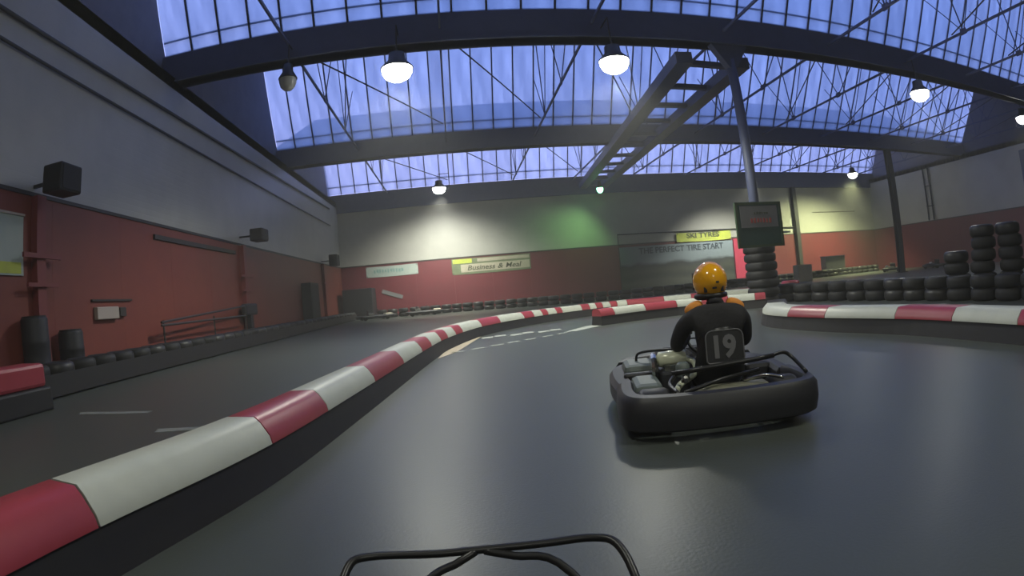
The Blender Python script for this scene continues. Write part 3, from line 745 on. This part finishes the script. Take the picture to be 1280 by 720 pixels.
for nm, pts, r_ in (('frame_rail', [(-.30, .12, .12), (-.30, .9, .10), (-.34, 1.4, .1), (-.2, 1.8, .12)], .016), ('frame_rail', [(.30, .12, .12), (.30, .9, .10), (.34, 1.4, .1), (.2, 1.8, .12)], .016)):
    obj(nm, tube(bmesh.new(), smoothpts(pts, 5), r_, 8), M['frame'], K, smooth=True)
obj('rear_axle', tube(bmesh.new(), [(-.52, .28, .145), (.52, .28, .145)], .02, 10), M['chrome'], K, smooth=True)
for s in (-1, 1):
    for yy, rw, hw in ((.28, .142, .10), (1.52, .132, .065)):
        Wm = Matrix.Translation((s * (.44 if yy < 1 else .50), yy, rw + .004)) @ Matrix.Rotation(PI / 2, 4, 'Y')
        wh = obj('wheel', lathe(bmesh.new(), [(rw * .5, -hw), (rw * .9, -hw), (rw, -hw * .7), (rw, hw * .7), (rw * .9, hw), (rw * .5, hw)], 20, Wm), M['tyre_slick'], K, smooth=True)
        obj('rim', lathe(bmesh.new(), [(.02, -hw * .6), (rw * .49, -hw * .9), (rw * .49, hw * .9), (.02, hw * .6)], 14, Wm), M['chrome'], wh)
# side pods / fuel tank in grey
obj('fuel_tank', B((-.585, 1.02, .12), (-.33, 1.42, .335), .045), M['grey_pod'], K)
obj('side_pod', B((-.56, .36, .13), (-.36, .78, .30), .045), M['grey_pod'], K)
obj('tank_strap', B((-.60, .86, .12), (-.33, .93, .30), .02), M['frame'], K)
obj('side_pod', B((.36, .9, .12), (.585, 1.42, .28), .04), M['black_plastic'], K)
# engine and silencer left of the seat
obj('engine', B((-.34, .66, .13), (-.12, .94, .33), .03), M['steel_dark'], K)
sil = obj('silencer', tube(bmesh.new(), [(-.36, .80, .395), (-.34, .80, .395), (-.335, .80, .395), (-.14, .80, .40), (-.13, .80, .40)], [.02, .05, .058, .058, .03], 16), M['brass_metal'], K, smooth=True)
fins = bmesh.new()
for q in range(6): box(fins, (-.31, .68 + q * .045, .32), (-.14, .70 + q * .045, .365))
obj('cooling_fins', fins, M['chrome'], K)
obj('exhaust_pipe', tube(bmesh.new(), smoothpts([(-.16, .80, .40), (-.08, .74, .36), (-.1, .62, .30), (-.22, .5, .26), (-.28, .36, .24)], 5), .022, 10), M['brass_metal'], K, smooth=True)
obj('pulley_guard', lathe(bmesh.new(), [(.10, 0), (.115, .02), (.10, .04)], 18, Matrix.Translation((-.40, .80, .34)) @ Matrix.Rotation(PI / 2, 4, 'Y')), M['chrome'], K)
obj('air_filter', lathe(bmesh.new(), [(.045, 0), (.05, .01), (.05, .08), (.03, .1)], 14, Matrix.Translation((-.2, .55, .30))), M['grey_pod'], K, smooth=True)
obj('carburettor_cap', lathe(bmesh.new(), [(.03, 0), (.03, .03), (.02, .045)], 12, Matrix.Translation((-.22, .33, .30))), M['chrome'], K)
# roll hoops and rear bars
obj('side_hoop', tube(bmesh.new(), smoothpts([(-.46, 1.25, .24), (-.47, 1.24, .36), (-.42, 1.2, .41), (-.20, 1.12, .42), (-.12, 1.1, .38)], 5), .011, 8), M['frame'], K, smooth=True)
obj('rear_bar', tube(bmesh.new(), [(-.30, .40, .35), (-.05, .37, .375), (.30, .36, .40), (.42, .36, .41)], .018, 10), M['frame'], K, smooth=True)
obj('rear_bar', tube(bmesh.new(), smoothpts([(.40, .36, .41), (.50, .38, .42), (.56, .36, .38), (.60, .2, .30)], 5), .014, 8), M['frame'], K, smooth=True)
obj('rear_bar', tube(bmesh.new(), smoothpts([(-.28, .40, .34), (-.33, .3, .3), (-.30, .12, .27)], 4), .014, 8), M['frame'], K, smooth=True)
obj('rear_bar', tube(bmesh.new(), [(-.26, .12, .275), (.02, .30, .30), (.30, .34, .33)], .014, 8), M['frame'], K, smooth=True)
obj('axle_cover', B((-.16, .22, .215), (.34, .36, .262), .02), M['cover'], K)
obj('brake_pipe', tube(bmesh.new(), smoothpts([(.18, .32, .27), (.30, .22, .31), (.42, .16, .29)], 5), .012, 8), M['chrome'], K, smooth=True)
obj('brake_disc', lathe(bmesh.new(), [(.03, 0), (.095, 0), (.095, .008), (.03, .008)], 20, Matrix.Translation((.22, .28, .16)) @ Matrix.Rotation(PI / 2, 4, 'Y')), M['chrome'], K)
# seat: bucket shell
SX = .085
bm = bmesh.new(); rows = []
sp = [(.44, .63, .135), (.455, .55, .15), (.48, .42, .17), (.52, .28, .185), (.57, .16, .19), (.68, .115, .18), (.85, .13, .16), (.95, .17, .13)]
for (yy, zz, hw) in sp:
    row = []
    for j in range(9):
        u = -1 + 2 * j / 8; cur = u * u
        fwd_ = .11 * cur if zz > .14 and yy < .66 else .02 * cur
        upz = (.10 * cur) if yy >= .57 else 0
        row.append(bm.verts.new((SX + u * hw, yy + fwd_, zz + upz - (.05 * cur if zz > .6 else 0))))
    rows.append(row)
for a, b_ in zip(rows, rows[1:]):
    for j in range(8): bm.faces.new((a[j], a[j + 1], b_[j + 1], b_[j]))
bmesh.ops.recalc_face_normals(bm, faces=bm.faces)
seat = obj('seat', bm, M['plate'], K, smooth=True)
md = seat.modifiers.new('t', 'SOLIDIFY'); md.thickness = .012; md.offset = 1
pl = bmesh.new(); hw_, z0_, z1_ = .138, .385, .612
def rr(hw, z0, z1, r0, n=5):
    pts = []
    for cx, cz, a0 in ((hw - r0, z1 - r0, 0), (-hw + r0, z1 - r0, 90), (-hw + .02, z0 + .02, 180), (hw - .02, z0 + .02, 270)):
        rr0 = r0 if a0 < 180 else .02
        for k in range(n + 1):
            a = math.radians(a0 + 90 * k / n); pts.append((cx + rr0 * math.cos(a), cz + rr0 * math.sin(a)))
    return pts
tilt = Matrix.Translation((SX, .425, 0)) @ Matrix.Translation((0, 0, .5)) @ Matrix.Rotation(-.16, 4, 'X') @ Matrix.Translation((0, 0, -.5))
prism(pl, rr(hw_, z0_, z1_, .05), 1, -.006, .006)
for v in pl.verts: v.co = tilt @ v.co
plate = obj('number_panel', pl, M['plate'], K)
rim_ = tube(bmesh.new(), [tilt @ Vector((x, -.008, z)) for x, z in rr(hw_ - .004, z0_ + .004, z1_ - .004, .048)], .0045, 6, True)
obj('panel_border', rim_, M['grey_print'], plate)
tx = text_mesh('number', '19', .205, M['grey_print'], plate, depth=.002, bold=.008, sx=.92)
tx.matrix_local = tilt @ Matrix.Translation((-.015, -.010, .49)) @ Matrix.Rotation(PI / 2, 4, 'X')
# steering
obj('steering_wheel', tube(bmesh.new(), [(SX + .15 * math.cos(a), 1.08 + .08 * math.sin(a), .50 + .125 * math.sin(a)) for a in [2 * PI * i / 24 for i in range(24)]], .014, 8, True), M['frame'], K, smooth=True)
st_ = bmesh.new()
for a in (0, PI, -PI / 2): bar(st_, (SX, 1.09, .495), (SX + .15 * math.cos(a), 1.08 + .08 * math.sin(a), .50 + .125 * math.sin(a)), .02, .012)
obj('wheel_spokes', st_, M['frame'], K)
obj('steering_column', tube(bmesh.new(), [(SX, 1.09, .495), (SX - .06, 1.55, .14)], .012, 8), M['frame'], K)
for s, nm in ((-1, 'brake_pedal'), (1, 'throttle_pedal')): obj(nm, B((SX * .4 + s * .16 - .035, 1.66, .10), (SX * .4 + s * .16 + .035, 1.68, .28)), M['chrome'], K)

# ------------------------------------------------------------------ driver
D = bpy.data.objects.new('person', None); COL.objects.link(D)
D.location = K.location; D.rotation_euler = K.rotation_euler
tag(D, 'person in black suit and yellow-orange helmet driving the kart, seen from behind', 'person')
def skinned(name, verts, edges, material, parent, sub=2, root=0):
    me = bpy.data.meshes.new(name); me.from_pydata([v[0] for v in verts], edges, [])
    o = bpy.data.objects.new(name, me); COL.objects.link(o)
    md = o.modifiers.new('skin', 'SKIN'); md.use_smooth_shade = True
    for i, v in enumerate(verts):
        sv = me.skin_vertices[0].data[i]; r0 = v[1]; sv.radius = r0 if isinstance(r0, tuple) else (r0, r0); sv.use_root = (i == root)
    ms = o.modifiers.new('sub', 'SUBSURF'); ms.levels = sub; ms.render_levels = sub
    dg = bpy.context.evaluated_depsgraph_get(); nm = bpy.data.meshes.new_from_object(o.evaluated_get(dg))
    bpy.data.objects.remove(o); nm.materials.clear(); nm.materials.append(material); nm.name = name
    for p_ in nm.polygons: p_.use_smooth = True
    q = bpy.data.objects.new(name, nm); COL.objects.link(q); q.parent = parent; return q
cx = .085
V = [((cx, .70, .25), (.15, .12)),        # 0 pelvis
     ((cx, .66, .38), (.15, .115)),       # 1 belly
     ((cx, .63, .52), (.175, .125)),      # 2 ribs
     ((cx, .62, .66), (.17, .115)),       # 3 upper chest
     ((cx, .65, .765), (.075, .075)),     # 4 neck base
     ((cx, .68, .84), (.058, .058)),      # 5 neck
     ((cx - .165, .62, .685), (.085, .085)), ((cx - .235, .655, .65), (.072, .072)), ((cx - .29, .76, .50), (.055, .055)), ((cx - .27, .80, .47), (.05, .05)), ((cx - .16, 1.02, .515), (.038, .038)), # 6-10 left arm
     ((cx + .165, .62, .685), (.085, .085)), ((cx + .21, .655, .65), (.068, .068)), ((cx + .25, .76, .50), (.055, .055)), ((cx + .245, .80, .47), (.05, .05)), ((cx + .16, 1.02, .515), (.038, .038)), # 11-15
     ((cx - .10, .76, .235), (.095, .095)), ((cx - .19, 1.12, .37), (.068, .068)), ((cx - .18, 1.18, .35), (.064, .064)), ((cx - .14, 1.50, .16), (.042, .042)), # 16-19
     ((cx + .10, .76, .235), (.095, .095)), ((cx + .17, 1.12, .37), (.068, .068)), ((cx + .16, 1.18, .35), (.064, .064)), ((cx + .10, 1.50, .16), (.042, .042))] # 20-23
E_ = [(0, 1), (1, 2), (2, 3), (3, 4), (4, 5), (3, 6), (6, 7), (7, 8), (8, 9), (9, 10), (3, 11), (11, 12), (12, 13), (13, 14), (14, 15), (0, 16), (16, 17), (17, 18), (18, 19), (0, 20), (20, 21), (21, 22), (22, 23)]
skinned('body', V, E_, M['suit'], D)
for s, ax in ((-1, cx - .14), (1, cx + .10)):
    skinned('shoe', [((ax, 1.49, .16), .045), ((ax, 1.52, .125), .045), ((ax, 1.58, .16), .04), ((ax, 1.62, .215), .032)], [(0, 1), (1, 2), (2, 3)], M['helmet_trim'], D, 1)
    # gloved hand closed on the wheel rim: palm with four fingers and a thumb
    wx, wy, wz = cx + s * .145, 1.075, .515
    skinned('glove', [((cx + s * .16, 1.01, .513), .034), ((wx + s * .01, 1.045, .525), .036), ((wx, 1.062, .535), .030)], [(0, 1), (1, 2)], M['helmet_trim'], D, 1)
    for f in range(4):
        zz = wz + .045 - f * .022; ln = (.030, .034, .032, .026)[f]
        skinned('finger', [((wx + s * .02, 1.055, zz), .0095), ((wx + s * .012, 1.055 + ln + .01, zz + .002), .0095), ((wx - s * .012, 1.10 + ln * .2, zz), .0085), ((wx - s * .022, 1.085, zz - .003), .008)], [(0, 1), (1, 2), (2, 3)], M['helmet_trim'], D, 1)
    skinned('thumb', [((wx - s * .005, 1.04, wz + .02), .011), ((wx - s * .03, 1.055, wz + .03), .0105), ((wx - s * .035, 1.08, wz + .028), .009)], [(0, 1), (1, 2)], M['helmet_trim'], D, 1)
# orange shoulder yoke showing either side of the black back
for s in (-1, 1):
    skinned('shoulder_panel', [((cx + s * .085, .67, .79), (.048, .04)), ((cx + s * .155, .66, .765), (.06, .05)), ((cx + s * .22, .68, .715), (.052, .05))], [(0, 1), (1, 2)], M['orange_cloth'], D, 2)
skinned('neck', [((cx, .69, .80), .062), ((cx, .705, .86), .06), ((cx, .72, .92), .055)], [(0, 1), (1, 2)], M['skin'], D, 2)
skinned('collar', [((cx, .655, .765), (.085, .075)), ((cx, .672, .815), (.066, .06))], [(0, 1)], M['suit'], D, 2)
# head with a face, inside the helmet
hc = Vector((cx - .005, .735, .945))
hb3 = bmesh.new(); bmesh.ops.create_uvsphere(hb3, u_segments=20, v_segments=14, radius=1)
for v in hb3.verts:
    x, y, z = v.co; v.co = Vector((x * .075, y * .095, z * .115 - (.01 if y > .4 else 0)))
    if y > .85 and -.15 < z < .2 and abs(x) < .3: v.co.y += .018
    v.co += hc + Vector((0, 0, -.005))
obj('face', hb3, M['skin'], D, smooth=True)
H = bmesh.new(); bmesh.ops.create_uvsphere(H, u_segments=40, v_segments=28, radius=1)
dead = []
for v in H.verts:
    x, y, z = v.co
    px_ = x * .128; py_ = y * .152; pz_ = z * .138
    if z < 0: px_ *= 1 - .04 * z * z; pz_ = z * .150
    if y > 0 and z < 0: py_ *= 1.05
    if y < -.3 and z < -.25: py_ += .014 * (-z)     # nape tucks in
    v.co = Vector((px_, py_, pz_))
    if pz_ < -.112: dead.append(v)
    if py_ > .085 and -.055 < pz_ < .055: dead.append(v)   # visor opening
bmesh.ops.delete(H, geom=list(set(dead)), context='VERTS')
for v in H.verts: v.co += hc
helmet = obj('helmet', H, M['helmet'], D, smooth=True)
md = helmet.modifiers.new('t', 'SOLIDIFY'); md.thickness = .012; md.offset = -1
# visor, neck roll, vents, band
vb = bmesh.new(); n_ = 14
for k_ in range(n_ + 1):
    a = math.radians(-62 + 124 * k_ / n_)
    for z in (-.062, .062): vb.verts.new(hc + Vector((.13 * math.sin(a), .158 * math.cos(a) + .004, z)))
vb.verts.ensure_lookup_table()
for k_ in range(n_): vb.faces.new([vb.verts[i] for i in (2 * k_, 2 * k_ + 2, 2 * k_ + 3, 2 * k_ + 1)])
vs_ = obj('visor', vb, M['helmet_trim'], helmet, smooth=True); vs_.modifiers.new('t', 'SOLIDIFY').thickness = .003
ring = [hc + Vector((.108 * math.cos(a), .118 * math.sin(a) + .008, -.108 - .02 * max(0, math.sin(a)))) for a in [2 * PI * i / 28 for i in range(28)]]
obj('neck_roll', tube(bmesh.new(), ring, .019, 8, True), M['helmet_trim'], helmet, smooth=True)
for dx, dz, sx, sz in ((-.062, -.062, .012, .02), (.062, -.062, .012, .02), (.0, -.052, .016, .007), (.022, -.012, .012, .007)):
    yy = -.152 * math.sqrt(max(0, 1 - (dx / .128) ** 2 - (dz / .145) ** 2))
    if dz < -.03: yy += .004
    vm = bmesh.new(); box(vm, (-sx, -.006, -sz), (sx, .01, sz), .004)
    for v in vm.verts: v.co = hc + Vector((dx, yy, dz)) + v.co
    obj('vent', vm, M['helmet_trim'], helmet)
# race number card on the left hip glint: small reflective tag
# ------------------------------------------------------------------ own kart: front hoop at the bottom edge
own = thing('front_hoop', 'black tubular front hoop of the camera kart at the bottom edge', 'kart hoop')
ft = smoothpts([(-.315, .80, .25), (-.31, .93, .38), (-.295, 1.04, .445), (-.25, 1.075, .458), (-.1, 1.078, .455), (.0, 1.08, .455), (.12, 1.075, .455), (.235, 1.06, .458), (.28, 1.02, .445), (.295, .92, .38), (.30, .80, .25)], 5)
obj('hoop', tube(bmesh.new(), ft, .0095, 10), M['frame'], own, smooth=True)
obj('strut', tube(bmesh.new(), smoothpts([(-.02, 1.078, .452), (-.06, 1.06, .437), (-.13, 1.01, .42), (-.26, .86, .33), (-.30, .8, .26)], 5), .0095, 10), M['frame'], own, smooth=True)
obj('strut', tube(bmesh.new(), smoothpts([(.0, 1.078, .452), (.06, 1.062, .440), (.15, 1.03, .425), (.25, .88, .33), (.30, .8, .26)], 5), .0095, 10), M['frame'], own, smooth=True)
nose_o = bmesh.new(); box(nose_o, (-.5, .55, .03), (.5, .85, .26), .07)
obj('nose_cone', nose_o, M['black_plastic'], own)

# scatter volume added to lift the blacks, in place of lens veiling glare
hz_ = bpy.data.materials.new('glare_haze'); hz_.use_nodes = True
t = hz_.node_tree; t.nodes.clear(); o_ = nd(t, 'ShaderNodeOutputMaterial'); vs = nd(t, 'ShaderNodeVolumeScatter')
vs.inputs['Density'].default_value = .0045; vs.inputs['Anisotropy'].default_value = .2; vs.inputs['Color'].default_value = (1, 1, 1, 1)
t.links.new(vs.outputs[0], o_.inputs['Volume'])
hz = obj('haze', B((XL - .55, YF - .25, -.2), (XR + .55, YB + .55, 13.2)), hz_)
tag(hz, 'thin added haze filling the whole hall, in place of lens glare', 'haze'); hz['kind'] = 'stuff'
